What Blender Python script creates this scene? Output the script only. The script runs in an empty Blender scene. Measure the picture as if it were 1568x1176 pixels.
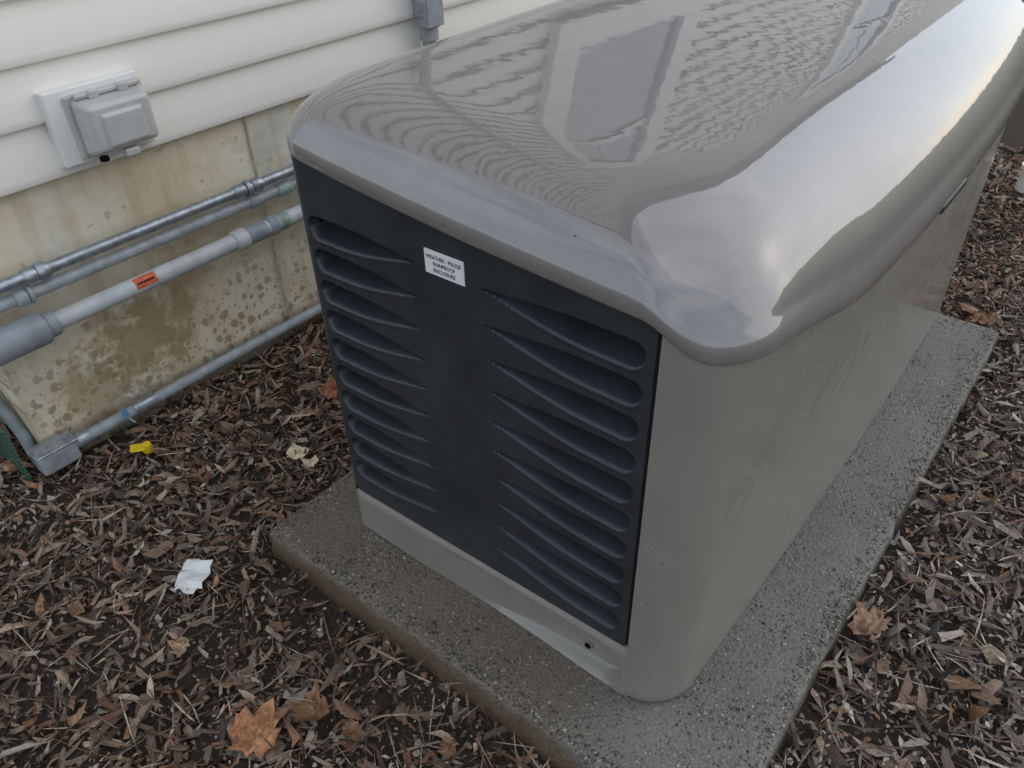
import bpy, math, random
import numpy as np
from mathutils import Vector, Matrix, noise
random.seed(7); rng=np.random.default_rng(7)
scn=bpy.context.scene
scn.view_settings.view_transform='Standard'; scn.view_settings.look='None'; scn.view_settings.exposure=0
H=1.15
# ------------------------------------------------------------------ helpers
def sst(a,b,x):
    t=min(1,max(0,(x-a)/(b-a))); return t*t*(3-2*t)
def empty(name,loc=(0,0,0)):
    e=bpy.data.objects.new(name,None); e.location=loc; scn.collection.objects.link(e); return e
def mk(name,verts,faces,mat=None,parent=None,smooth=False,autos=None):
    me=bpy.data.meshes.new(name); me.from_pydata([tuple(v) for v in verts],[],faces); me.validate(); me.update()
    if smooth: me.polygons.foreach_set('use_smooth',[True]*len(me.polygons))
    ob=bpy.data.objects.new(name,me); scn.collection.objects.link(ob)
    if mat: me.materials.append(mat)
    if parent: ob.parent=parent
    if autos is not None:
        me.polygons.foreach_set('use_smooth',[True]*len(me.polygons))
        me.set_sharp_from_angle(angle=math.radians(autos))
    return ob
def box(name,lo,hi,mat,parent=None,bev=0.0,seg=3):
    x0,y0,z0=lo;x1,y1,z1=hi
    v=[(x0,y0,z0),(x1,y0,z0),(x1,y1,z0),(x0,y1,z0),(x0,y0,z1),(x1,y0,z1),(x1,y1,z1),(x0,y1,z1)]
    f=[(0,3,2,1),(4,5,6,7),(0,1,5,4),(1,2,6,5),(2,3,7,6),(3,0,4,7)]
    ob=mk(name,v,f,mat,parent)
    if bev>0:
        m=ob.modifiers.new('b','BEVEL'); m.width=bev; m.segments=seg
        ob.data.polygons.foreach_set('use_smooth',[True]*6); ob.data.set_sharp_from_angle(angle=math.radians(80))
        ob.modifiers.new('w','WEIGHTED_NORMAL')
    return ob
def tube(name,pts,r,mat,parent=None,n=20,radii=None,cap=True):
    P=[Vector(p) for p in pts]; V=[];F=[]
    up=Vector((0,0,1)); prev=None
    for i,p in enumerate(P):
        t=(P[min(i+1,len(P)-1)]-P[max(i-1,0)]).normalized()
        if prev is None:
            a=t.cross(up)
            if a.length<1e-3: a=t.cross(Vector((1,0,0)))
            a.normalize()
        else:
            a=(prev-t*prev.dot(t)).normalized()
        prev=a; b=t.cross(a)
        rr=radii[i] if radii else r
        for k in range(n):
            an=2*math.pi*k/n; V.append(p+(a*math.cos(an)+b*math.sin(an))*rr)
    for i in range(len(P)-1):
        for k in range(n):
            k2=(k+1)%n; F.append((i*n+k,i*n+k2,(i+1)*n+k2,(i+1)*n+k))
    if cap:
        F.append(tuple(range(n-1,-1,-1))); F.append(tuple(range((len(P)-1)*n,len(P)*n)))
    return mk(name,V,F,mat,parent,autos=40)
def bend(p0,p1,p2,r,n=8):
    p0,p1,p2=map(Vector,(p0,p1,p2)); a=(p0-p1).normalized(); b=(p2-p1).normalized()
    out=[]
    for i in range(n+1):
        t=i/n; out.append((p1+a*r)*(1-t)**2+p1*2*t*(1-t)+(p1+b*r)*t*t)
    return out
# ------------------------------------------------------------------ materials
def newmat(name):
    m=bpy.data.materials.new(name); m.use_nodes=True; nt=m.node_tree
    return m,nt,nt.nodes['Principled BSDF']
def ramp(nt,fac,stops,interp='LINEAR'):
    r=nt.nodes.new('ShaderNodeValToRGB'); r.color_ramp.interpolation=interp
    e=r.color_ramp.elements
    while len(e)<len(stops): e.new(0.5)
    for i,(p,c) in enumerate(stops):
        e[i].position=p; e[i].color=(*c,1) if len(c)==3 else c
    nt.links.new(fac,r.inputs[0]); return r
def mix(nt,fac,a,b,mode='MIX'):
    m=nt.nodes.new('ShaderNodeMix'); m.data_type='RGBA'; m.blend_type=mode
    for s,v in ((m.inputs[0],fac),(m.inputs[6],a),(m.inputs[7],b)):
        if hasattr(v,'is_output'): nt.links.new(v,s)
        elif isinstance(v,(int,float)): s.default_value=v
        else: s.default_value=(*v,1)
    return m.outputs[2]
def math_(nt,op,a,b=0.0,clamp=False):
    m=nt.nodes.new('ShaderNodeMath'); m.operation=op; m.use_clamp=clamp
    for s,v in ((m.inputs[0],a),(m.inputs[1],b)):
        if hasattr(v,'is_output'): nt.links.new(v,s)
        else: s.default_value=v
    return m.outputs[0]
def noise_(nt,vec,scale,detail=4,rough=.5,dist=0):
    n=nt.nodes.new('ShaderNodeTexNoise'); n.inputs['Scale'].default_value=scale; n.inputs['Detail'].default_value=detail
    n.inputs['Roughness'].default_value=rough; n.inputs['Distortion'].default_value=dist
    nt.links.new(vec,n.inputs['Vector']); return n
def vor_(nt,vec,scale,dim='3D'):
    n=nt.nodes.new('ShaderNodeTexVoronoi'); n.voronoi_dimensions=dim; n.inputs['Scale'].default_value=scale
    nt.links.new(vec,n.inputs['Vector']); return n
def coords(nt,scale=(1,1,1)):
    tc=nt.nodes.new('ShaderNodeTexCoord'); mp=nt.nodes.new('ShaderNodeMapping'); mp.inputs['Scale'].default_value=scale
    nt.links.new(tc.outputs['Object'],mp.inputs[0]); return mp.outputs[0]
def bump(nt,bs,h,strength,dist,inp='Normal'):
    b=nt.nodes.new('ShaderNodeBump'); b.inputs['Strength'].default_value=strength; b.inputs['Distance'].default_value=dist
    nt.links.new(h,b.inputs['Height']); nt.links.new(b.outputs[0],bs.inputs[inp]); return b
def simple(name,col,rough=.5,metal=0,var=.12,scale=30,bumpd=0.0,coat=0,spec=.5):
    m,nt,b=newmat(name); c=coords(nt); n=noise_(nt,c,scale,4)
    lo=tuple(x*(1-var) for x in col); hi=tuple(min(1,x*(1+var)) for x in col)
    r=ramp(nt,n.outputs[0],[(.3,lo),(.7,hi)]); nt.links.new(r.outputs[0],b.inputs['Base Color'])
    b.inputs['Roughness'].default_value=rough; b.inputs['Metallic'].default_value=metal
    b.inputs['Coat Weight'].default_value=coat; b.inputs['Specular IOR Level'].default_value=spec
    if bumpd: bump(nt,b,n.outputs[0],.5,bumpd)
    return m
def paint(name,col,coatr,wav,rough=.38,coat=1.0,ior=1.6,sc=26,film=.05):
    m,nt,b=newmat(name); c=coords(nt)
    n=noise_(nt,c,9,5,.6)
    a=mix(nt,n.outputs[0],tuple(x*.88 for x in col),tuple(x*1.10 for x in col))
    v=vor_(nt,c,34); sp=ramp(nt,v.outputs['Distance'],[(0.0,(1,1,1)),(.04,(1,1,1)),(.065,(0,0,0))])
    gate=ramp(nt,v.outputs['Color'],[(.6,(0,0,0)),(.62,(1,1,1))])
    spk=math_(nt,'MULTIPLY',sp.outputs[0],gate.outputs[0])
    a=mix(nt,spk,a,(.06,.05,.045))
    wn=ramp(nt,noise_(nt,c,18,6,.75,.8).outputs[0],[(.48,(0,0,0)),(.66,(1,1,1))])
    a=mix(nt,math_(nt,'MULTIPLY',wn.outputs[0],film),a,(.5,.48,.45))
    nt.links.new(a,b.inputs['Base Color'])
    b.inputs['Roughness'].default_value=rough
    b.inputs['Coat IOR'].default_value=ior
    nt.links.new(math_(nt,'MULTIPLY',math_(nt,'SUBTRACT',1.0,spk),coat),b.inputs['Coat Weight'])
    rr=ramp(nt,noise_(nt,c,6,5,.65).outputs[0],[(.40,(coatr*.5,)*3),(.72,(coatr*2.4,)*3)])
    nt.links.new(math_(nt,'ADD',rr.outputs[0],math_(nt,'MULTIPLY',wn.outputs[0],coatr*1.2)),b.inputs['Coat Roughness'])
    w=noise_(nt,c,sc,1,.4); w2=noise_(nt,c,sc*3.3,1,.4)
    h=math_(nt,'ADD',w.outputs[0],math_(nt,'MULTIPLY',w2.outputs[0],.16))
    bump(nt,b,h,1.0,wav,'Coat Normal')
    return m
M_lid=paint('lid_taupe_paint',(.200,.182,.173),.018,.00021,ior=1.85,sc=30,film=.06)
M_body=paint('body_grey_beige_paint',(.245,.228,.196),.12,.0011,rough=.5,coat=.8,film=.05)
m,nt,b=newmat('charcoal_panel_paint'); c=coords(nt); n=noise_(nt,c,12,5,.65); n2=noise_(nt,c,420,1)
r=ramp(nt,n.outputs[0],[(.3,(.024,.027,.032)),(.72,(.041,.045,.051))]); nt.links.new(r.outputs[0],b.inputs['Base Color'])
b.inputs['Roughness'].default_value=.34; b.inputs['Specular IOR Level'].default_value=.5
bump(nt,b,n2.outputs[0],.25,.0004); M_dark=m
M_black=simple('black_recess_shade',(.005,.005,.006),.9,spec=.1)
M_galv=simple('galvanized_conduit',(.38,.42,.46),.40,.75,.3,60)
M_greyp=simple('grey_painted_pipe',(.33,.36,.38),.5,.1,.2,40)
M_pvc=simple('pale_grey_pvc',(.48,.50,.51),.42,0,.14,25)
M_pvcd=simple('grey_fitting',(.27,.30,.33),.45,0,.2,25)
M_teal=simple('weathered_fitting',(.27,.36,.32),.5,.1,.25,60)
M_orange=simple('orange_sticker',(.62,.12,.05),.5,0,.3,200)
M_white=simple('white_vinyl_trim',(.82,.81,.79),.4,0,.04,12)
M_label=simple('white_label',(.80,.80,.79),.45,0,.03,60)
M_text=simple('label_ink',(.03,.03,.03),.6)
M_boxg=simple('grey_bubble_cover_plastic',(.50,.495,.48),.25,0,.10,14,coat=.4)
m,nt,b=newmat('vinyl_siding'); c=coords(nt,(1,.25,1)); n=noise_(nt,c,3,5,.6); nf=noise_(nt,coords(nt,(30,2,60)),6,3)
a=mix(nt,n.outputs[0],(.78,.74,.67),(.85,.815,.75)); nt.links.new(a,b.inputs['Base Color'])
b.inputs['Roughness'].default_value=.5; bump(nt,b,nf.outputs[0],.25,.001); M_siding=m
# foundation
m,nt,b=newmat('painted_concrete_foundation'); c=coords(nt)
sep=nt.nodes.new('ShaderNodeSeparateXYZ'); nt.links.new(c,sep.inputs[0]); Z=sep.outputs[2]; Y=sep.outputs[1]
cyz=nt.nodes.new('ShaderNodeCombineXYZ'); nt.links.new(Y,cyz.inputs[0]); nt.links.new(Z,cyz.inputs[1]); nt.links.new(sep.outputs[0],cyz.inputs[2]); c2=cyz.outputs[0]
n=noise_(nt,c,3.0,7,.68); n2=noise_(nt,c,9,5,.65,.4)
a=ramp(nt,n.outputs[0],[(.30,(.54,.45,.31)),(.47,(.74,.65,.48)),(.60,(.77,.71,.58)),(.70,(.58,.59,.57))]).outputs[0]
blot=ramp(nt,n2.outputs[0],[(.50,(0,0,0)),(.58,(1,1,1))]).outputs[0]
a=mix(nt,math_(nt,'MULTIPLY',blot,.30),a,(.56,.46,.30))
def spots(scale,thr,seed,k=.6):
    mp=nt.nodes.new('ShaderNodeMapping'); mp.inputs['Location'].default_value=(seed,seed*1.7,seed*.3); nt.links.new(c2,mp.inputs[0])
    dn=noise_(nt,mp.outputs[0],scale*1.2,4,.65)
    ad=nt.nodes.new('ShaderNodeVectorMath'); ad.operation='MULTIPLY_ADD'; nt.links.new(dn.outputs['Color'],ad.inputs[0]); ad.inputs[1].default_value=(1.1/scale,)*3; nt.links.new(mp.outputs[0],ad.inputs[2])
    v=vor_(nt,ad.outputs[0],scale,'2D')
    s=nt.nodes.new('ShaderNodeSeparateColor'); nt.links.new(v.outputs['Color'],s.inputs[0])
    t=math_(nt,'MULTIPLY',math_(nt,'SUBTRACT',s.outputs[0],thr),k)
    d=math_(nt,'SUBTRACT',t,v.outputs['Distance'])
    return ramp(nt,math_(nt,'ADD',d,.5),[(.5,(0,0,0)),(.57,(1,1,1))]).outputs[0]
low=math_(nt,'SUBTRACT',1.0,math_(nt,'MULTIPLY',math_(nt,'SUBTRACT',Z,.10),5.0),True)
nbig=ramp(nt,noise_(nt,c,5,5,.6).outputs[0],[(.44,(0,0,0)),(.54,(1,1,1))]).outputs[0]
s=math_(nt,'MAXIMUM',math_(nt,'MULTIPLY',math_(nt,'MULTIPLY',spots(40,.25,1.0,.75),low),nbig),math_(nt,'MULTIPLY',math_(nt,'MULTIPLY',spots(75,.45,4.0),low),.8)) 
a=mix(nt,math_(nt,'MULTIPLY',s,.66),a,(.21,.15,.075))
a=mix(nt,math_(nt,'MULTIPLY',spots(26,.84,8.0,1.6),.5),a,(.34,.29,.21))
def vdist(y0,z0,sy,sz):
    dy=math_(nt,'MULTIPLY',math_(nt,'SUBTRACT',Y,y0),1/sy); dz=math_(nt,'MULTIPLY',math_(nt,'SUBTRACT',Z,z0),1/sz)
    return math_(nt,'SQRT',math_(nt,'ADD',math_(nt,'MULTIPLY',dy,dy),math_(nt,'MULTIPLY',dz,dz)))
nn=noise_(nt,c,20,6,.7)
for (y0,z0,sy,sz,am) in ((.66,.13,.19,.17,.72),(.50,.06,.12,.13,.55),(.95,.33,.25,.05,.3),(.78,.24,.10,.05,.4)):
    st=math_(nt,'ADD',vdist(y0,z0,sy,sz),math_(nt,'MULTIPLY',nn.outputs[0],2.4))
    st=ramp(nt,math_(nt,'MULTIPLY',st,.4),[(.66,(1,1,1)),(.80,(0,0,0))]).outputs[0]
    a=mix(nt,math_(nt,'MULTIPLY',st,am),a,(.30,.205,.09))
sk=ramp(nt,noise_(nt,coords(nt,(14,14,.9)),1.3,4,.6).outputs[0],[(.52,(0,0,0)),(.66,(1,1,1))]).outputs[0]
a=mix(nt,math_(nt,'MULTIPLY',sk,.34),a,(.44,.35,.20))
base=ramp(nt,math_(nt,'ADD',Z,math_(nt,'MULTIPLY',n2.outputs[0],.08)),[(.0,(1,1,1)),(.05,(0,0,0))]).outputs[0]
a=mix(nt,math_(nt,'MULTIPLY',base,.7),a,(.12,.085,.05))
nt.links.new(a,b.inputs['Base Color']); b.inputs['Roughness'].default_value=.75
nb=noise_(nt,c,45,7,.7); bump(nt,b,nb.outputs[0],.5,.005); M_found=m
# pad
m,nt,b=newmat('exposed_aggregate_concrete'); c=coords(nt)
n=noise_(nt,c,6,6,.7); nfine=noise_(nt,c,180,3,.7)
sep=nt.nodes.new('ShaderNodeSeparateXYZ'); nt.links.new(c,sep.inputs[0])
xr=math_(nt,'MULTIPLY',math_(nt,'ADD',math_(nt,'ADD',sep.outputs[0],.34),math_(nt,'MULTIPLY',n.outputs[0],.1)),8.0,True)
warm=ramp(nt,n.outputs[0],[(.35,(.105,.074,.049)),(.62,(.185,.140,.097))]).outputs[0]
sky_tint=ramp(nt,n.outputs[0],[(.35,(.115,.118,.108)),(.62,(.190,.193,.178))]).outputs[0]
a=mix(nt,xr,warm,sky_tint)  # greyer right side: sky reflection painted into the slab colour
a=mix(nt,.40,a,ramp(nt,nfine.outputs[0],[(.3,(.035,.03,.025)),(.7,(.33,.295,.25))]).outputs[0])
def pebs(scale,thr,r0):
    v=vor_(nt,c,scale); s=nt.nodes.new('ShaderNodeSeparateColor'); nt.links.new(v.outputs['Color'],s.inputs[0])
    g=ramp(nt,s.outputs[0],[(thr,(0,0,0)),(thr+.01,(1,1,1))]).outputs[0]
    k=ramp(nt,v.outputs['Distance'],[(r0,(1,1,1)),(r0+.08,(0,0,0))]).outputs[0]
    return math_(nt,'MULTIPLY',g,k),s.outputs[1]
pm=ramp(nt,noise_(nt,c,11,4,.6).outputs[0],[(.40,(.2,.2,.2)),(.60,(1,1,1))]).outputs[0]
p1,c1=pebs(170,.50,.30); p2,c2_=pebs(100,.75,.30)
pc1=ramp(nt,c1,[(.0,(.04,.035,.03)),(.4,(.18,.15,.12)),(.75,(.30,.27,.23)),(1,(.48,.45,.40))]).outputs[0]
a=mix(nt,math_(nt,'MULTIPLY',math_(nt,'MULTIPLY',p1,.8),pm),a,pc1); a=mix(nt,math_(nt,'MULTIPLY',math_(nt,'MULTIPLY',p2,.85),pm),a,ramp(nt,c2_,[(.2,(.10,.085,.07)),(.8,(.40,.37,.33))]).outputs[0])
low=math_(nt,'MULTIPLY',math_(nt,'ADD',sep.outputs[2],.010),-50.0,True)
a=mix(nt,math_(nt,'MULTIPLY',low,.7),a,(.13,.088,.036))
nt.links.new(a,b.inputs['Base Color']); b.inputs['Roughness'].default_value=.55
hb=math_(nt,'ADD',math_(nt,'MULTIPLY',p1,.8),math_(nt,'ADD',math_(nt,'MULTIPLY',p2,1.2),nfine.outputs[0])); bump(nt,b,hb,1.0,.0034); M_pad=m
# ground
m,nt,b=newmat('bark_soil_ground'); c=coords(nt); n=noise_(nt,c,14,6,.7); nf=noise_(nt,c,120,5,.7)
a=ramp(nt,nf.outputs[0],[(.3,(.022,.015,.010)),(.55,(.055,.038,.026)),(.78,(.14,.10,.07))]).outputs[0]
ge=nt.nodes.new('ShaderNodeVectorMath'); ge.operation='LENGTH'; nt.links.new(c,ge.inputs[0])
g=ramp(nt,math_(nt,'MULTIPLY',math_(nt,'ADD',ge.outputs['Value'],math_(nt,'MULTIPLY',n.outputs[0],.8)),.1),[(.52,(0,0,0)),(.56,(1,1,1))]).outputs[0]
a=mix(nt,g,a,ramp(nt,n.outputs[0],[(.3,(.05,.075,.025)),(.7,(.13,.14,.06))]).outputs[0])
nt.links.new(a,b.inputs['Base Color']); b.inputs['Roughness'].default_value=.9
bump(nt,b,nf.outputs[0],.9,.012); M_ground=m
def vcmat(name,rough=.72,sc=(60,60,60)):
    m,nt,b=newmat(name); at=nt.nodes.new('ShaderNodeAttribute'); at.attribute_name='Col'
    n=noise_(nt,coords(nt,sc),6,4,.7); r=ramp(nt,n.outputs[0],[(.3,(.5,.47,.44)),(.7,(1.35,1.35,1.35))])
    a=mix(nt,1.0,at.outputs['Color'],r.outputs[0],'MULTIPLY'); nt.links.new(a,b.inputs['Base Color'])
    b.inputs['Roughness'].default_value=rough; b.inputs['Specular IOR Level'].default_value=.45
    bump(nt,b,n.outputs[0],.5,.0015); return m
M_chip=vcmat('bark_and_dead_leaf_bits',.52); M_leaf=vcmat('dead_leaf',.6,(22,22,22)); M_peb=vcmat('pebble',.5)
# ------------------------------------------------------------------ ground
def gz(x,y):
    z=-.072+.035*sst(-.35,.0,x)+.02*noise.noise(Vector((x*1.3,y*1.3,0)))+.010*noise.noise(Vector((x*5,y*5,3)))
    z+=.018*sst(.6,.0,y)*sst(-.4,-1.2,x)
    return z
def warp(n,span,ex=3.2):
    t=np.linspace(-1,1,n); return np.sign(t)*(np.abs(t)**ex)*span + t*2.2
xs=warp(171,150)-.6; ys=warp(171,150)+1.0
V=[];F=[]
for j,y in enumerate(ys):
    for i,x in enumerate(xs):
        r=math.hypot(x,y-1); k=1-sst(4,12,r)
        V.append((x,y,gz(x,y)*k-.05*(1-k)))
n=len(xs)
for j in range(len(ys)-1):
    for i in range(n-1): F.append((j*n+i,j*n+i+1,(j+1)*n+i+1,(j+1)*n+i))
mk('ground',V,F,M_ground,smooth=True)
# ------------------------------------------------------------------ mulch chips
PX0,PX1,PY0,PY1=-1.05,-.09,.51,2.10
def build_bits(name,P,Ls,Ws,cols,mat,tilt=.35,fold=.25,parent=None,blunt=.25,bendy=.5):
    n=len(P)
    t=np.array([[-.5,0],[-.2,.5],[-.2,-.5],[.2,.46],[.2,-.46],[.5,0],[-.18,0],[.2,0]])
    faces=[(0,2,6),(0,6,1),(6,2,4,7),(1,6,7,3),(7,4,5),(3,7,5)]
    yaw=rng.uniform(0,2*np.pi,n); pit=rng.normal(0,tilt,n); rol=rng.normal(0,tilt*1.2,n); cur=rng.normal(0,.32,n)
    X=t[None,:,0]*Ls[:,None]; Yy=t[None,:,1]*Ws[:,None]*rng.uniform(.65,1.35,(n,8))
    X=X+rng.normal(0,.07,(n,8))*Ls[:,None]
    bl=rng.random(n)<blunt
    Yy[bl,0]+=Ws[bl]*rng.uniform(-.4,.4,bl.sum()); X[bl,1]-=Ls[bl]*.22; X[bl,2]-=Ls[bl]*.14; X[bl,3]+=Ls[bl]*.12; X[bl,4]+=Ls[bl]*.22
    Zz=np.zeros((n,8)); Zz[:,6:]=(fold*Ws*rng.uniform(-1,1.6,n))[:,None]
    Zz+=cur[:,None]*(X**2)/np.maximum(Ls[:,None],.001)*2
    Yy+=rng.normal(0,bendy,n)[:,None]*(X**2)/Ls[:,None]
    cr,sr=np.cos(rol)[:,None],np.sin(rol)[:,None]
    Y2=Yy*cr-Zz*sr; Z2=Yy*sr+Zz*cr
    cp,sp=np.cos(pit)[:,None],np.sin(pit)[:,None]
    X3=X*cp-Z2*sp; Z3=X*sp+Z2*cp
    cy,sy=np.cos(yaw)[:,None],np.sin(yaw)[:,None]
    XX=X3*cy-Y2*sy+P[:,0:1]; YY=X3*sy+Y2*cy+P[:,1:2]; ZZ=Z3+P[:,2:3]
    V=np.stack([XX,YY,ZZ],-1).reshape(-1,3)
    me=bpy.data.meshes.new(name)
    base=np.arange(n)*8
    fl=np.concatenate([np.array(f) for f in faces]); L=len(fl)
    loops=(base[:,None]+fl[None,:]).reshape(-1)
    cnt=np.array([len(f) for f in faces]); st=np.concatenate([[0],np.cumsum(cnt)[:-1]])
    starts=(np.arange(n)[:,None]*L+st[None,:]).reshape(-1)
    me.vertices.add(len(V)); me.vertices.foreach_set('co',V.ravel().astype(np.float32))
    me.loops.add(len(loops)); me.loops.foreach_set('vertex_index',loops.astype(np.int32))
    me.polygons.add(len(starts)); me.polygons.foreach_set('loop_start',starts.astype(np.int32))
    me.update(calc_edges=True); me.validate()
    ca=me.color_attributes.new('Col','FLOAT_COLOR','POINT')
    C=np.ones((n,8,4)); C[:,:,:3]=cols[:,None,:]*rng.uniform(.75,1.25,(n,8,1)); ca.data.foreach_set('color',C.ravel().astype(np.float32))
    me.materials.append(mat); ob=bpy.data.objects.new(name,me); scn.collection.objects.link(ob)
    if parent: ob.parent=parent
    return ob
pal=np.array([[.29,.20,.14],[.39,.275,.195],[.11,.070,.046],[.28,.14,.08],[.55,.44,.33],[.21,.145,.105],[.07,.046,.034],[.40,.34,.28],[.25,.155,.10],[.40,.22,.12]])
def scatter(n,x0,x1,y0,y1,dens=None):
    out=[]
    while len(out)<n:
        x=random.uniform(x0,x1); y=random.uniform(y0,y1)
        if PX0-.008<x<PX1+.006 and PY0-.008<y<PY1+.01: continue
        if x<-1.64 and y>.36: continue
        if dens and random.random()>dens(x,y): continue
        out.append((x,y,gz(x,y)))
    return np.array(out)
def dens(x,y):
    d=.6+.9*noise.noise(Vector((x*3.5,y*3.5,9)))+.3
    if x>-.1: d+=.1
    if abs(y-.46)<.06 and -.95<x<-.4: d*=.3
    return max(.15,min(1,d))
P=scatter(33000,-2.1,.55,-.45,3.7,dens); n=len(P)
P[:,2]+=rng.uniform(0,.022,n)
Ls=(.010+.046*rng.random(n)**1.3)*np.where(rng.random(n)<.16,1.5,1); Ws=np.minimum(Ls*rng.uniform(.09,.32,n),.015)
ci=rng.choice(10,n,p=[.19,.16,.12,.11,.07,.14,.08,.05,.06,.02]); cols=pal[ci]*rng.uniform(.45,1.3,(n,1))
dm=np.array([noise.noise(Vector((p[0]*2.2,p[1]*2.2,4))) for p in P]); cols*=(1-.3*np.clip(dm*2.2,0,1))[:,None]
rt=(P[:,0]>-.1); cols[rt]=cols[rt]*.6+cols[rt].mean(1,keepdims=True)*.42
mul=build_bits('bark_mulch',P,Ls,Ws,cols,M_chip,tilt=.36,fold=.35)
P=scatter(38000,-1.7,.5,-.3,3.2); n=len(P); P[:,2]+=rng.uniform(-.002,.018,n)
Ls=rng.uniform(.004,.014,n); Ws=Ls*rng.uniform(.3,.9,n)
cols=pal[rng.choice(10,n)]*rng.uniform(.35,1.2,(n,1)); 
pl=(rng.random(n)<np.where(P[:,0]>-.12,.34,.06)); cols[pl]=np.array([.56,.52,.43])*rng.uniform(.6,1.2,(pl.sum(),1))
ob=build_bits('fine_bark_crumbs',P,Ls,Ws,cols,M_chip,tilt=.5,parent=mul)
P=scatter(4200,-1.7,.5,-.3,3.0); n=len(P); P[:,2]+=rng.uniform(.014,.030,n)
Ls=rng.uniform(.04,.13,n); Ws=rng.uniform(.0010,.0026,n)
cols=pal[rng.choice([1,3,5,8,4],n)]*rng.uniform(.6,1.15,(n,1))
build_bits('twigs_and_needles',P,Ls,Ws,cols,M_chip,tilt=.10,fold=.5,parent=mul,blunt=0,bendy=.25)
P=scatter(620,-1.7,.45,-.3,3.0); n=len(P); P[:,2]+=rng.uniform(.010,.024,n)
Ls=rng.uniform(.025,.058,n); Ws=Ls*rng.uniform(.25,.5,n)
cols=np.array([[.36,.20,.10],[.28,.17,.10],[.28,.20,.14],[.42,.31,.21]])[rng.choice(4,n)]*rng.uniform(.5,.95,(n,1))
build_bits('leaf_fragments',P,Ls,Ws,cols,M_leaf,tilt=.35,fold=.5,parent=mul,blunt=0)
# ------------------------------------------------------------------ maple leaves
def maple(name,x,y,s,yaw,col,curl=.7):
    pts=[(0,-.45),(.10,-.28),(.36,-.36),(.36,-.2),(.60,-.08),(.48,.06),(.62,.30),(.42,.30),(.36,.46),(.2,.40),(.12,.58),(0,.80)]
    out=pts+[(-a,b_) for a,b_ in pts[::-1][1:-1]]
    rr=random.Random(int(abs(x)*1000)); V=[];F=[];rings=7
    out=[(a*(1+rr.uniform(-.2,.2)),b_*(1+rr.uniform(-.15,.15))) for a,b_ in out]; m=len(out)
    V.append((0,0,0)); ax=rr.uniform(0,3.1)
    for k in range(1,rings+1):
        for a,b_ in out:
            f=k/rings; px,py=a*f,b_*f; q=px*math.cos(ax)+py*math.sin(ax)
            zz=curl*q*q+.28*noise.noise(Vector((px*3+x*9,py*3,y*5)))+.10*noise.noise(Vector((px*9+x*9,py*9,y*5)))
            V.append((px*(1-.25*abs(q)),py*(1-.25*abs(q)),zz))
    for i in range(m): F.append((0,1+i,1+(i+1)%m))
    for k in range(rings-1):
        for i in range(m):
            i2=(i+1)%m; F.append((1+k*m+i,1+(k+1)*m+i,1+(k+1)*m+i2,1+k*m+i2))
    ob=mk(name,[(a*s,b_*s,c_*s) for a,b_,c_ in V],F,M_leaf,smooth=True)
    ca=ob.data.color_attributes.new('Col','FLOAT_COLOR','POINT')
    for i in range(len(V)):
        q=rr.uniform(.75,1.2); ca.data[i].color=(col[0]*q,col[1]*q,col[2]*q,1)
    ob.location=(x,y,gz(x,y)+.030); ob.rotation_euler=(rr.uniform(-.3,.3),rr.uniform(-.3,.3),yaw); return ob
Rv=Vector((.7825,.6223,-.0226)); Dv=Vector((.3629,-.4853,-.7954)); Fv=Vector((-.5060,.6141,-.6056))
def hit(u,v,z=-.06):
    d=Rv*(u-784)+Dv*(v-588)+Fv*1206; t=(z-H)/d.z; return (d.x*t,d.y*t)
for (u,v,s,yw,c_) in [(395,1140,.078,.4,(.46,.22,.10)),(485,1098,.066,2.0,(.26,.14,.07)),(512,602,.060,1.0,(.34,.13,.06)),(1322,985,.055,.9,(.38,.23,.14)),
      (30,726,.050,1.3,(.38,.21,.11)),(285,1003,.038,2.2,(.44,.30,.18)),(1500,505,.055,.3,(.38,.21,.12)),(120,1020,.03,.1,(.2,.12,.08)),(690,1150,.03,2.6,(.24,.13,.07)),(1545,760,.03,1.9,(.26,.15,.1)),(545,1125,.04,2.9,(.22,.12,.07))]:
    x,y=hit(u,v,-.05); maple('dead_maple_leaf',x,y,s,yw,c_)
def scrap(name,x,y,s,mat,asp=1.2,seed=1,yaw=0,h=.012):
    V=[];F=[];n=7
    for j in range(n):
        for i in range(n):
            px=(i/(n-1)-.5)*asp; py=(j/(n-1)-.5)
            px+=.12*noise.noise(Vector((py*4,seed,0))); py+=.15*noise.noise(Vector((px*4,seed+5,0)))
            V.append((px*s,py*s,h*noise.noise(Vector((px*3,py*3,seed*2)))+h*.8*abs(px)))
    for j in range(n-1):
        for i in range(n-1):
            if (i,j) in ((0,0),(n-2,0)) : continue
            F.append((j*n+i,j*n+i+1,(j+1)*n+i+1,(j+1)*n+i))
    ob=mk(name,V,F,mat); ob.modifiers.new('s','SOLIDIFY').thickness=.0015
    ob.location=(x,y,gz(x,y)+.030); ob.rotation_euler=(.12,-.1,yaw); return ob
M_paper=simple('scrap_paper_white',(.74,.74,.72),.6,0,.06,30)
M_wood=simple('pale_wood_chip',(.66,.54,.38),.7,0,.15,80)
M_yel=simple('yellow_plastic',(.75,.52,.02),.4,0,.1,50)
x,y=hit(302,900); scrap('paper_scrap',x,y,.072,M_paper,.8,3,.5)
x,y=hit(458,702); scrap('pale_wood_chip',x,y,.038,M_wood,1.3,5,.2)
x,y=hit(478,714); scrap('pale_wood_chip',x,y,.026,M_wood,1.2,8,1.2)
x,y=hit(215,685,-.03); yt=empty('yellow_plastic_tag',(x,y,gz(x,y)+.034))
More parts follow.
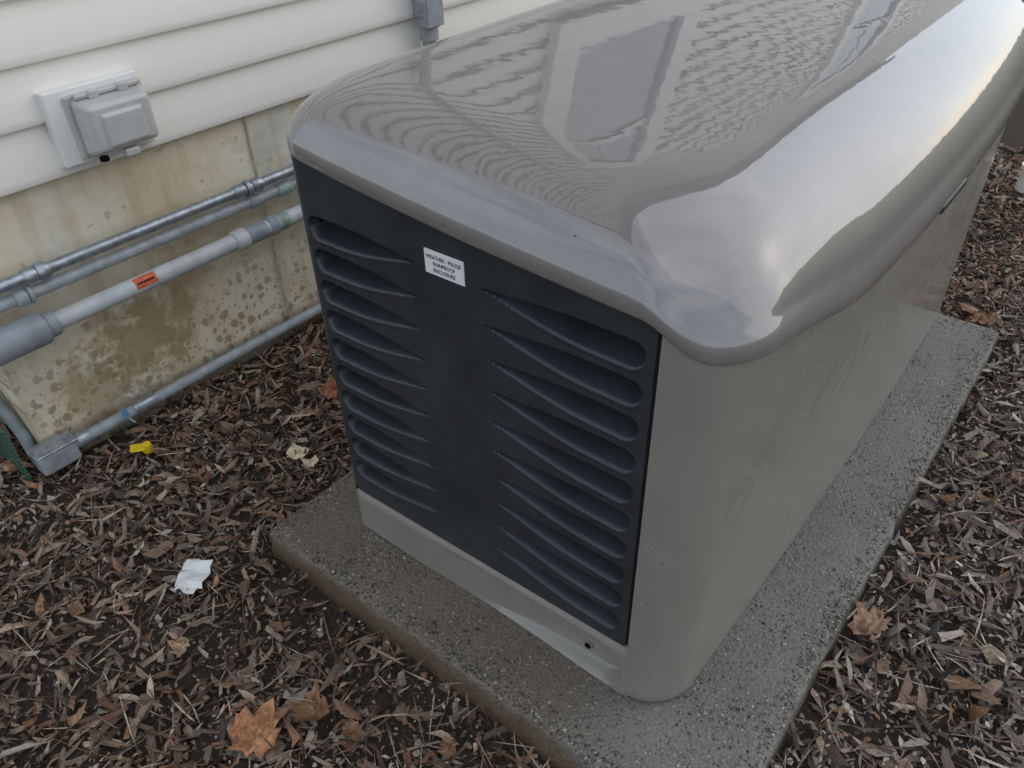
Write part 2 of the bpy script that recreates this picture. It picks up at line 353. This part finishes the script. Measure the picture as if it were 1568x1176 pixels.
box('tab',(-.022,-.011,0),(.010,.011,.005),M_yel,yt,.002); tube('collar',[(.014,0,-.010),(.014,0,.012)],.011,M_yel,yt,14,radii=[.012,.009]); yt.rotation_euler=(.2,.1,1.0)
# ------------------------------------------------------------------ concrete pad
pad=empty('concrete_pad')
V=[];F=[]
def rrect(x0,x1,y0,y1,r,n=6,edge=90):
    out=[]
    for cx,cy,a0 in ((x1-r,y0+r,-90),(x1-r,y1-r,0),(x0+r,y1-r,90),(x0+r,y0+r,180)):
        for k in range(n+1):
            a=math.radians(a0+90*k/n); out.append((cx+r*math.cos(a),cy+r*math.sin(a)))
    res=[]
    for i in range(len(out)):
        a=out[i];b_=out[(i+1)%len(out)]; res.append(a)
        if math.dist(a,b_)>.1:
            for k in range(1,edge): res.append((a[0]+(b_[0]-a[0])*k/edge,a[1]+(b_[1]-a[1])*k/edge))
    return res
loops=[]
for ins,z in ((-.006,-.16),(-.004,-.05),(-.002,-.03),(0,-.016),(.001,-.008),(.003,-.003),(.007,0),(.03,0)):
    L=[]
    for (x,y) in rrect(PX0+ins,PX1-ins,PY0+ins,PY1-ins,.010):
        q=.004*noise.noise(Vector((x*18,y*18,z*20)))+.004*noise.noise(Vector((x*70,y*70,z*50)))
        if ins>.02: L.append((x,y,z))
        else: L.append((x+q,y+q,z+min(0,q*.6)))
    loops.append(L)
n=len(loops[0])
for L in loops: V+=L
for k in range(len(loops)-1):
    for i in range(n): F.append((k*n+i,k*n+(i+1)%n,(k+1)*n+(i+1)%n,(k+1)*n+i))
F.append(tuple(range((len(loops)-1)*n,len(loops)*n)))
mk('slab',V,F,M_pad,pad,autos=50)
ico=np.array([(0,0,1),(.894,0,.447),(.276,.851,.447),(-.724,.526,.447),(-.724,-.526,.447),(.276,-.851,.447),(.724,.526,-.447),(-.276,.851,-.447),(-.894,0,-.447),(-.276,-.851,-.447),(.724,-.526,-.447),(0,0,-1)])
icf=[(0,1,2),(0,2,3),(0,3,4),(0,4,5),(0,5,1),(1,6,2),(2,7,3),(3,8,4),(4,9,5),(5,10,1),(6,7,2),(7,8,3),(8,9,4),(9,10,5),(10,6,1),(11,7,6),(11,8,7),(11,9,8),(11,10,9),(11,6,10)]
V=[];F=[];C=[]
cnt=0
pc=[(.36,.33,.29),(.26,.22,.17),(.13,.12,.11),(.48,.45,.40),(.09,.07,.055),(.30,.25,.19)]
while cnt<8000:
    x=random.uniform(PX0+.004,PX1-.004); y=random.uniform(PY0+.004,PY1-.006)
    if -.92<x<-.25 and .66<y<2.0: continue
    ed=min(x-PX0,PX1-x,y-PY0)
    pr=.12+1.0*sst(.05,.0,ed)+.5*noise.noise(Vector((x*9,y*9,0)))
    if random.random()>pr: continue
    s=random.uniform(.0010,.0034)*(1.35 if random.random()<.08 else 1); a=random.uniform(0,6.28)
    cs,sn=math.cos(a)*s,math.sin(a)*s; el=random.uniform(.65,1)
    b0=len(V); zo=-.003*sst(.008,.0,ed)
    for p in ico: V.append((x+p[0]*cs-p[1]*el*sn,y+p[0]*sn+p[1]*el*cs,p[2]*s*.5-s*.08+zo))
    F+= [tuple(b0+i for i in f) for f in icf]
    c_=random.choice(pc); q=random.uniform(.35,.95); C+=[(c_[0]*q,c_[1]*q,c_[2]*q,1)]*12; cnt+=1
ob=mk('exposed_pebbles',V,F,M_peb,pad,smooth=True)
ca=ob.data.color_attributes.new('Col','FLOAT_COLOR','POINT'); ca.data.foreach_set('color',np.array(C,dtype=np.float32).ravel())
Pp=[]
while len(Pp)<70:
    x=random.uniform(PX0+.02,PX1-.01); y=random.uniform(PY0+.01,PY1-.02)
    if -.95<x<-.22 and y>.61: continue
    Pp.append((x,y,.003))
Pp=np.array(Pp); n=70; Ls=rng.uniform(.003,.014,n); build_bits('bark_specks',Pp,Ls,Ls*rng.uniform(.2,.5,n),pal[rng.choice(10,n)]*.8,M_chip,tilt=.1,parent=pad)
# ------------------------------------------------------------------ generator
gen=empty('standby_generator')
xL,xR,yN,yF=-.945,-.194,.618,2.24
ymid=1.34; yh=.90; xmid=(xL+xR)/2; xh=(xR-xL)/2
def zrim(x,y):
    uu=max(0,(x+.92)/.6)
    e=.756-.026*uu**.6-.031*uu
    a=sst(-.335,-.250,x)
    s=.658-.052*sst(.70,1.0,y)
    return e*(1-a)+s*a
def outline(iL,iR,iN,iF,rs,bow,bowN,nc=14,ne=40):
    x0,x1,y0,y1=xL+iL,xR-iR,yN+iN,yF-iF; out=[]
    cs=[((x1-rs[0],y0+rs[0]),-90,rs[0]),((x1-rs[1],y1-rs[1]),0,rs[1]),((x0+rs[2],y1-rs[2]),90,rs[2]),((x0+rs[3],y0+rs[3]),180,rs[3])]
    arcs=[]
    for (cx,cy),a0,r in cs:
        arcs.append([(cx+r*math.cos(math.radians(a0+90*k/nc)),cy+r*math.sin(math.radians(a0+90*k/nc))) for k in range(nc+1)])
    for i in range(4):
        out+=arcs[i]; a=arcs[i][-1]; b_=arcs[(i+1)%4][0]
        for k in range(1,ne): out.append((a[0]+(b_[0]-a[0])*k/ne,a[1]+(b_[1]-a[1])*k/ne))
    res=[]
    for x,y in out:
        fy=max(-1,min(1,(y-ymid)/yh)); fx=(x-xmid)/xh
        wx=max(0,fx); wn=max(0,-fy)
        res.append((x-bow*fy*fy*wx,y+bowN*fx*fx*wn))
    return res
def ztop(x,y):
    fx=(x+.9)/.55; fy=(y-ymid)/.72
    return .848-.026*fx-.020*fx*fx-.012*min(fy*fy,1.6)
RS=(.105,.08,.06,.065)
rim=outline(0,0,0,0,RS,.048,.012)
nl=len(rim); zr=[zrim(*p) for p in rim]
V=[];F=[]
nloops=0
def ins_loop(s,bow=.048,bn=.012): return outline(s,s,s,s,tuple(max(.01,r-s) for r in RS),bow,bn)
for s,dz in ((.016,.02),(.016,.0005),(.012,-.0015),(.005,-.0015),(.0015,-.0002),(0,.003)):
    L=ins_loop(s); V.extend([(L[i][0],L[i][1],zr[i]+dz) for i in range(nl)]); nloops+=1
iL,iR,iN,iF=.085,.185,.150,.10
K=28
for k in range(1,K+1):
    t=math.pi/2*k/K; c_=max(0.0,math.cos(t))**.92; s_=max(0.0,math.sin(t))**.96
    if k==K: c_=0.0; s_=1.0
    f=1-c_
    fl=.009*sst(0,1,k/4)*(1-f)
    rs=tuple(r+ (.02*f) for r in RS)
    L=outline(iL*f+fl*.4,iR*f+fl,iN*f+fl*.4,iF*f,rs,.048*(1-.5*f),.012*(1-.6*f))
    pts=[]
    for i in range(nl):
        x,y=L[i]; z0=zr[i]+.003+.012*min(1,k/2); zt=ztop(x,y); pts.append((x,y,z0+(zt-z0)*s_))
    V.extend(pts); nloops+=1
last=[Vector(p) for p in V[-nl:]]
x0,x1,y0,y1=xL+iL,xR-iR,yN+iN,yF-iF; cx=(x0+x1)/2; hw=(x1-x0)/2*.9
for k in range(1,15):
    f=k/14; pts=[]
    for p in last:
        ty=min(max(p.y,y0+hw),y1-hw); q=(cx,ty)
        x=p.x+(q[0]-p.x)*f; y=p.y+(q[1]-p.y)*f; pts.append((x,y,ztop(x,y)))
    V.extend(pts); nloops+=1
for k in range(nloops-1):
    for i in range(nl):
        i2=(i+1)%nl; F.append((k*nl+i,k*nl+i2,(k+1)*nl+i2,(k+1)*nl+i))
lid=mk('lid',V,F,M_lid,gen,smooth=True)
RB=(.080,.05,.04,.03)
def body_outline(s=0):
    return outline(.020+s,.032+s,.014+s,.155+s,RB,.018,.0)
bo=body_outline()
V=[];F=[]
def tuck(p):
    x,y=p
    if y<.72 and x<-.320: return (max(x,-.925),.72)
    return (x,y)
zs=[0,.004,.012,.03]; ins=[.010,.004,.001,0]
B=[]
for k in range(4):
    o=body_outline(ins[k]); B.append([(*tuck(p),zs[k]) for p in o])
for zz in (.15,.3,.45): B.append([(*tuck(p),zz) for p in bo])
B.append([(*tuck(p),zrim(*p)+.016) for p in bo])
for L in B: V+=L
n=len(bo)
for k in range(len(B)-1):
    for i in range(n):
        i2=(i+1)%n; F.append((k*n+i,k*n+i2,(k+1)*n+i2,(k+1)*n+i))
F.append(tuple(range((len(B)-1)*n,len(B)*n)))
mk('enclosure_body',V,F,M_body,gen,autos=35)
# end panel with louvres
yP=.636
zc=[.645-.0531*k for k in range(10)]
def slot(s,w,L,Hh,D):
    """scoop: round at outer end, tapering to a tip; throat at top coloured black for its shade, sloping ledge below"""
    if s<-.001 or s>L: return 0,0
    u=s/L
    r=Hh/2
    top=math.sqrt(max(0,r*r-(r-s)**2)) if s<r else r
    bot=top
    q=max(0,(u-.30)/.70)
    q=q*q*(1.6-.6*q)
    top*=(1-.62*q); bot*=(1-1.30*q)
    if u>.97:
        g=math.sqrt(max(0,(1-u)/.03)); c_=(top-bot)/2; h_=(top+bot)/2*g; top=c_+h_; bot=h_-c_
    if w>top or w<-bot-.008: return 0,0
    if w<-bot:
        f=(w+bot+.008)/.008; return -.0035*math.sin(math.pi*f)*(1-u)*min(1,s/r),0
    dep=D*(1-.80*sst(.30,.95,u))*min(1,(s/(r*.6)))
    tt=(top-w)/(top+bot+1e-6)
    step=min(1,tt/.07)
    v=dep*step*(1-max(0,(tt-.45)/.55)**1.4)
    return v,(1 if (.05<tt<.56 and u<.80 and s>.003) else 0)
def zb(x): return .100+.022*(x+.9)/.58
nz=480; V=[];F=[];blk=[]
wrap=[(-.925,.715),(-.925,.665)]
for k in range(1,7):
    a=math.radians(90*k/7); wrap.append((-.925+.02*(1-math.cos(a)),.636+.02*(1-math.sin(a))))
cx_=wrap+[(x,None) for x in np.linspace(-.905,-.3205,300)]
for (x,yy) in cx_:
    zt=zrim(x,.65)+.012; z0=zb(x)
    for j in range(nz):
        z=z0+(zt-z0)*j/(nz-1); bk=0
        if yy is None:
            d=0
            for q in zc:
                if abs(z-q)<.04:
                    if x<-.66: d,bk=slot(x+.899,z-q,.215,.035,.045)
                    elif x>-.60: d,bk=slot(-.333-x,z-q,.235,.035,.045)
                    if d!=0: break
            y=yP+d
        else: y=yy
        V.append((x,y,z)); blk.append(bk)
MI=[]
for i in range(len(cx_)-1):
    for j in range(nz-1):
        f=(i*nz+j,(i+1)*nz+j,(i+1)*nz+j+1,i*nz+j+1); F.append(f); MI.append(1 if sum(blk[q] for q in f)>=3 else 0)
pn=mk('louvered_end_panel',V,F,M_dark,gen,autos=45); pn.data.materials.append(M_black)  # black throat faces put the slots' inner shade into the colour
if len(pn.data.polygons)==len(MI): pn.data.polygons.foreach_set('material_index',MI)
box('panel_return',(-.3225,.639,.12),(-.3190,.72,.69),M_dark,gen)
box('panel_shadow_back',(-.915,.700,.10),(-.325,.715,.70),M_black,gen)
# lower skirt
V=[];F=[];nx=170;nzz=60
sx=[(-.925,.72),(-.925,.66)]
for k in range(1,7):
    a=math.radians(90*k/7); sx.append((-.925+.024*(1-math.cos(a)),.631+.034*(1-math.sin(a))))
sx+=[(x,None) for x in np.linspace(-.901,-.306,nx)]
for (x,yy) in sx:
    for j in range(nzz):
        z1=zb(x)+.004; z=z1*j/(nzz-1)
        y=yy if yy is not None else .631
        if yy is None:
            y+= .007*sst(z1-.02,z1,z)
            s=-.322-x; u=s/.42
            if 0<s<.42:
                r=.046; 
                hh=(math.sqrt(max(0,r*r-(r-s)**2)) if s<r else r)
                w=z-(.050-.01*u)
                k=1-sst(hh-.012,hh+.004,abs(w)) if w<0 else 1-sst(hh-.004,hh+.012,abs(w))
                y+=.030*k*(1-sst(.15,1,u))*sst(-.002,.010,s)
            y+=.0035*sst(-.318,-.306,x)
        if z<.006: y+=.004*(1-z/.006)
        V.append((x,y,z))
for i in range(len(sx)-1):
    for j in range(nzz-1): F.append((i*nzz+j,(i+1)*nzz+j,(i+1)*nzz+j+1,i*nzz+j+1))
mk('base_skirt',V,F,M_body,gen,autos=60)
tube('bolt_hole',[(-.397,.655,.034),(-.397,.668,.034)],.0058,M_black,gen,16)
tube('bolt_rim',[(-.397,.6565,.034),(-.397,.664,.034)],.0080,M_body,gen,16)
# label
lx0,lx1,lz0,lz1=-.664,-.596,.645,.680
lab=empty('weatherproof_label'); lab.parent=gen
box('label_plate',(lx0,yP-.0012,lz0),(lx1,yP+.001,lz1),M_label,lab,.0006,2)
for i,(t,zz) in enumerate((("WEATHER - PROOF",.6695),("RAINPROOF",.6605),("ENCLOSURE",.6515))):
    cu=bpy.data.curves.new('label_text','FONT'); cu.body=t; cu.size=.0082; cu.align_x='CENTER'; cu.extrude=.0001
    cu.materials.append(M_text); o=bpy.data.objects.new('label_line',cu); scn.collection.objects.link(o)
    o.location=((lx0+lx1)/2,yP-.0016,zz-.0015); o.rotation_euler=(math.pi/2,0,0); o.scale=(.84,1,1); o.parent=lab
box('lid_recess_dark_strip',(-.212,1.30,.598),(-.1925,1.44,.616),M_dark,gen,.006)  # dark strip painted in for the shaded finger recess; nothing is cut
# ------------------------------------------------------------------ house
house=empty('clapboard_house')
WX=-1.655; HY0=.36; HY1=15.0; SZ=.558; CH=.105
V=[];F=[]
ny=120; nzf=16
for j in range(ny):
    y=HY0+(HY1-HY0)*(j/(ny-1))**1.8
    for k in range(nzf):
        z=-.25+(SZ+.27)*k/(nzf-1); V.append((WX+.004*noise.noise(Vector((0,y*4,z*4))),y,z))
for j in range(ny-1):
    for k in range(nzf-1): F.append((j*nzf+k,(j+1)*nzf+k,(j+1)*nzf+k+1,j*nzf+k+1))
b0=len(V); 
for k in range(nzf): V.append((WX-9,HY0,-.25+(SZ+.27)*k/(nzf-1)))
for k in range(nzf-1): F.append((b0+k,k,k+1,b0+k+1))
mk('foundation',V,F,M_found,house,autos=30)
box('foundation_joint',(WX-.002,1.043,-.2),(WX+.0052,1.048,SZ+.005),simple('joint_sealant',(.50,.43,.32),.8,0,.2,60),house,.001)
def siding(name,axis):
    V=[];F=[]; ncrs=50; prof=[(.008,.006),(.016,.008),(.025,.001),(.0285,-.003),(.030,.002),(.030,.012),(.023,.05),(.0125,CH-.001),(.009,CH+.010)]
    st=80
    for c_ in range(ncrs):
        z0=SZ+c_*CH; b0=len(V)
        for j in range(st+1):
            t=(j/st)**1.6; 
            for (o,dz) in prof:
                if axis=='y':
                    y=HY0-.02+(HY1-HY0)*t
                    w=.0018*noise.noise(Vector((y*1.5,c_*3.1,0)))
                    V.append((WX+o+w,y,z0+dz+w*.6))
                else:
                    x=WX+.0-9*t; V.append((x,HY0-o,z0+dz))
        m=len(prof)
        for j in range(st):
            for k in range(m-1):
                f=(b0+j*m+k,b0+(j+1)*m+k,b0+(j+1)*m+k+1,b0+j*m+k+1); F.append(f if axis=='y' else f[::-1])
    return mk(name,V,F,M_siding,house,autos=25)
siding('siding_long_wall','y'); siding('siding_side_wall','x')
TOP=SZ+50*CH
box('corner_post',(WX-.07,HY0-.035,SZ-.005),(WX+.034,HY0+.05,TOP),M_white,house,.004)
M_roof=simple('asphalt_shingle',(.10,.10,.10),.9,0,.3,60); 
V=[(WX+.5,HY0-.5,TOP),(WX+.5,HY1+.5,TOP),(WX-4.5,HY1+.5,TOP+2.6),(WX-4.5,HY0-.5,TOP+2.6),(WX-9.5,HY0-.5,TOP),(WX-9.5,HY1+.5,TOP)]
r_=mk('roof',V,[(0,1,2,3),(3,2,5,4)],M_roof,house); r_.modifiers.new('s','SOLIDIFY').thickness=.15
box('soffit',(WX+.02,HY0-.45,TOP-.02),(WX+.48,HY1+.45,TOP+.02),M_white,house)
mk('gable',[(WX,HY0,TOP),(WX-9,HY0,TOP),(WX-4.5,HY0,TOP+2.4)],[(0,1,2)],M_siding,house)
m,nt,b=newmat('window_glass'); b.inputs['Base Color'].default_value=(.20,.24,.30,1); b.inputs['Roughness'].default_value=.03; b.inputs['Specular IOR Level'].default_value=.5
M_glass=m
def window(y0,y1,z0,z1,nm):
    w=empty(nm); w.parent=house; t=.16; xo=WX+.022
    box('casing_bottom',(xo,y0-t,z0-t),(xo+.045,y1+t,z0),M_white,w,.004); box('casing_top',(xo,y0-t,z1),(xo+.045,y1+t,z1+t),M_white,w,.004)
    box('casing_near',(xo,y0-t,z0+.001),(xo+.043,y0,z1-.001),M_white,w,.004); box('casing_far',(xo,y1,z0+.001),(xo+.043,y1+t,z1-.001),M_white,w,.004)
    box('glass',(xo,y0,z0),(xo+.012,y1,z1),M_glass,w)
    zm=z0+(z1-z0)*.5
    box('meeting_rail',(xo+.012,y0,zm-.02),(xo+.032,y1,zm+.02),M_white,w,.003)
    yy=(y0+y1)/2; box('muntin',(xo+.0125,yy-.009,zm+.021),(xo+.020,yy+.009,z1-.001),M_white,w)
window(2.45,3.25,1.46,2.75,'window_a'); window(6.2,7.2,1.5,2.9,'window_b')
out=empty('outdoor_outlet_box')
box('mounting_block',(WX+.022,.607,.572),(WX+.048,.800,.715),M_white,out,.004)
box('base_flange',(WX+.048,.640,.582),(WX+.058,.800,.703),M_boxg,out,.006)
def frust(name,x0,x1,y0,y1,z0,z1,ins,mat,par,bev=.006):
    v=[(x0,y0,z0),(x0,y1,z0),(x0,y1,z1),(x0,y0,z1),(x1,y0+ins,z0+ins),(x1,y1-ins,z0+ins),(x1,y1-ins,z1-ins),(x1,y0+ins,z1-ins)]
    f=[(0,3,2,1),(4,5,6,7),(0,1,5,4),(1,2,6,5),(2,3,7,6),(3,0,4,7)]
    ob=mk(name,v,f,mat,par); mm=ob.modifiers.new('b','BEVEL'); mm.width=bev; mm.segments=4; ob.data.polygons.foreach_set('use_smooth',[True]*6); ob.data.set_sharp_from_angle(angle=math.radians(89)); ob.modifiers.new('w','WEIGHTED_NORMAL'); return ob
frust('bubble_cover',WX+.058,WX+.105,.646,.795,.586,.698,.012,M_boxg,out,.010)
frust('cover_face',WX+.103,WX+.111,.675,.765,.602,.672,.006,M_boxg,out,.004)
tube('hinge',[(WX+.07,.655,.701),(WX+.07,.785,.701)],.006,M_boxg,out,12)
for yy in (.69,.75): box('hinge_tab',(WX+.064,yy-.010,.692),(WX+.080,yy+.010,.708),M_boxg,out,.003)
box('latch_tab',(WX+.085,.705,.578),(WX+.104,.735,.592),M_boxg,out,.003)
tube('cord_hole',[(WX+.09,.665,.581),(WX+.09,.665,.589)],.009,M_black,out,12)
ris=empty('vertical_conduit_riser')
box('conduit_body',(WX+.035,1.60,.635),(WX+.082,1.655,.80),M_galv,ris,.006)
box('conduit_body_cover',(WX+.0815,1.597,.640),(WX+.090,1.658,.795),M_greyp,ris,.003)
tube('riser_pipe',[(WX+.058,1.628,3.2),(WX+.058,1.628,.79)],.019,M_greyp,ris)
tube('lower_pipe',[(WX+.058,1.628,.64),(WX+.058,1.628,.10)],.019,M_greyp,ris)
tube('lower_collar',[(WX+.058,1.628,.645),(WX+.058,1.628,.605)],.026,M_greyp,ris)
# ------------------------------------------------------------------ pipes
def pipe(nm,z,x,r,mat,y1,fits):
    e=empty(nm); y0=.24-(x+1.6)
    st=[(-3.2,y0,z),(-2.4,y0,z)]+[tuple(p) for p in bend((-2.4,y0,z),(x,y0,z),(x,1,z),.07)]
    pts=st+[(x,.8,z),(x,y1-.16,z)]+[tuple(p) for p in bend((x,y0,z),(x,y1,z),(-.93,y1,z-.02),.12)]+[(-.93,y1,z-.02)]
    tube('run',pts,r,mat,e)
    for (a,b_,rr,mm) in fits:
        d=.004
        tube('fitting',[(x,a,z),(x,a+d,z),(x,b_-d,z),(x,b_,z)],rr,mm,e,24,radii=[rr-.0025,rr,rr,rr-.0025])
    return e
pipe('galvanized_conduit',.405,-1.600,.0125,M_galv,1.50,[(.45,.475,.0165,M_galv),(.476,.50,.0185,M_galv),(.94,.97,.0165,M_galv),(.972,.985,.0195,M_galv),(.99,1.02,.0165,M_galv)])
pipe('grey_conduit',.368,-1.605,.0130,M_greyp,1.45,[(.42,.445,.018,M_greyp),(.446,.455,.021,M_greyp),(.975,1.0,.017,M_pvcd),(1.06,1.10,.0175,M_teal)])
pv=pipe('pvc_conduit',.300,-1.585,.0195,M_pvc,1.40,[(.32,.445,.034,M_pvcd),(.446,.468,.027,M_pvcd),(.900,.935,.0255,M_pvc),(.936,.99,.0225,M_pvcd),(1.00,1.025,.0245,M_pvcd),(1.028,1.06,.021,M_teal)])
V=[];F=[]
for i in range(9):
    a=math.radians(0+75*i/8)
    for y in (.640,.690): V.append((-1.585+.0200*math.cos(a),y,.300+.0200*math.sin(a)))
for i in range(8): F.append((2*i,2*i+1,2*i+3,2*i+2))
mk('orange_sticker',V,F,M_orange,pv,smooth=True)
for k in range(6): box('sticker_print',(-1.5680,.645+.0068*k,.309),(-1.5662,.6495+.0068*k,.314),M_text,pv)
gc=empty('ground_conduit')
tube('run',[(-1.612,.40,-.002),(-1.615,.8,-.003),(-1.62,1.3,-.010),(-1.62,1.9,-.02)],.0135,M_greyp,gc)
tube('coupling',[(-1.613,.555,-.002),(-1.613,.61,-.002)],.0165,M_galv,gc); tube('collar',[(-1.612,.415,-.002),(-1.612,.44,-.002)],.018,M_galv,gc)
box('junction_body',(-1.640,.325,-.035),(-1.592,.41,.016),M_greyp,gc,.008); box('junction_cover',(-1.643,.322,.0162),(-1.589,.413,.022),M_galv,gc,.003)
for yy in (.332,.402): tube('screw',[(-1.617,yy,.021),(-1.617,yy,.025)],.004,M_galv,gc,10)
tube('drop_pipe',[(-1.95,.335,.24),(-1.80,.340,.14),(-1.70,.345,.02),(-1.68,.345,-.1)],.013,M_pvcd,gc)
bb=empty('blue_wire_nut',(-1.60,.53,.012)); tube('cap',[(0,0,-.01),(0,0,.0),(0,0,.014)],.006,simple('blue_plastic',(.10,.25,.5),.4),bb,10,radii=[.007,.006,.003]); tube('wire',[(0,0,-.01),(.01,.01,-.03)],.002,M_teal,bb,6)
# small green chain link fence piece
cf_=empty('chain_link_fence'); M_fence=simple('green_fence_coating',(.03,.095,.06),.4)
s=.022; x0f,x1f,z0f,z1f,yf=-2.6,-1.615,-.085,.100,.300
for k in range(int((x1f-x0f)/s)+1):
    xx=x1f-k*s; 
    for sg in (0,1):
        pts=[]
        m=int((z1f-z0f)/(s/2))
        for q in range(m+1):
            zz=z0f+q*s/2; o=s/2*((q+sg)%2); pts.append((xx-o,yf+.0015*(1 if sg else -1)*((q%2)*2-1),zz))
        tube('wire',pts,.0018,M_fence,cf_,5)
tube('top_rail',[(x0f,yf,z1f),(x1f,yf,z1f)],.003,M_fence,cf_,8)
wp=empty('white_drain_pipe'); tube('pipe_outer',[(-.23,3.20,-.04),(-.23,3.20,.04)],.045,M_white,wp,24); tube('cap',[(-.23,3.20,.0405),(-.23,3.20,.050)],.050,M_white,wp,24)
# ------------------------------------------------------------------ light & sky
w=bpy.data.worlds.new('World'); scn.world=w; w.use_nodes=True; nt=w.node_tree
bg=nt.nodes['Background']; sky=nt.nodes.new('ShaderNodeTexSky'); sky.sky_type='NISHITA'; sky.sun_disc=False
el=math.radians(32); az=math.radians(38)
sky.sun_elevation=el; sky.sun_rotation=az; sky.dust_density=1.0; sky.air_density=1.0
tc=nt.nodes.new('ShaderNodeTexCoord'); cn=noise_(nt,tc.outputs['Generated'],2.6,6,.55,.3)
cf=ramp(nt,cn.outputs[0],[(.38,(.30,.30,.30)),(.60,(.92,.92,.92))]).outputs[0]
a=mix(nt,cf,sky.outputs[0],(6.7,7.25,7.9))
nt.links.new(a,bg.inputs[0]); bg.inputs[1].default_value=.148
sl=bpy.data.lights.new('sun','SUN'); sl.energy=.75; sl.angle=math.radians(95); sl.color=(1,.97,.91)
so=bpy.data.objects.new('sun',sl); scn.collection.objects.link(so)
dirv=Vector((math.sin(az)*math.cos(el),math.cos(az)*math.cos(el),math.sin(el)))
so.rotation_euler=dirv.to_track_quat('Z','Y').to_euler(); so.location=dirv*20
# ------------------------------------------------------------------ camera
cam=bpy.data.cameras.new('camera'); co=bpy.data.objects.new('camera',cam); scn.collection.objects.link(co); scn.camera=co
f=Fv.normalized(); r=(Rv-f*Rv.dot(f)).normalized(); u=r.cross(f)
co.matrix_world=Matrix((( r.x,u.x,-f.x,0),(r.y,u.y,-f.y,0),(r.z,u.z,-f.z,H),(0,0,0,1)))
cam.sensor_width=36; cam.lens=1206/1568*36; cam.clip_start=.02; cam.clip_end=500
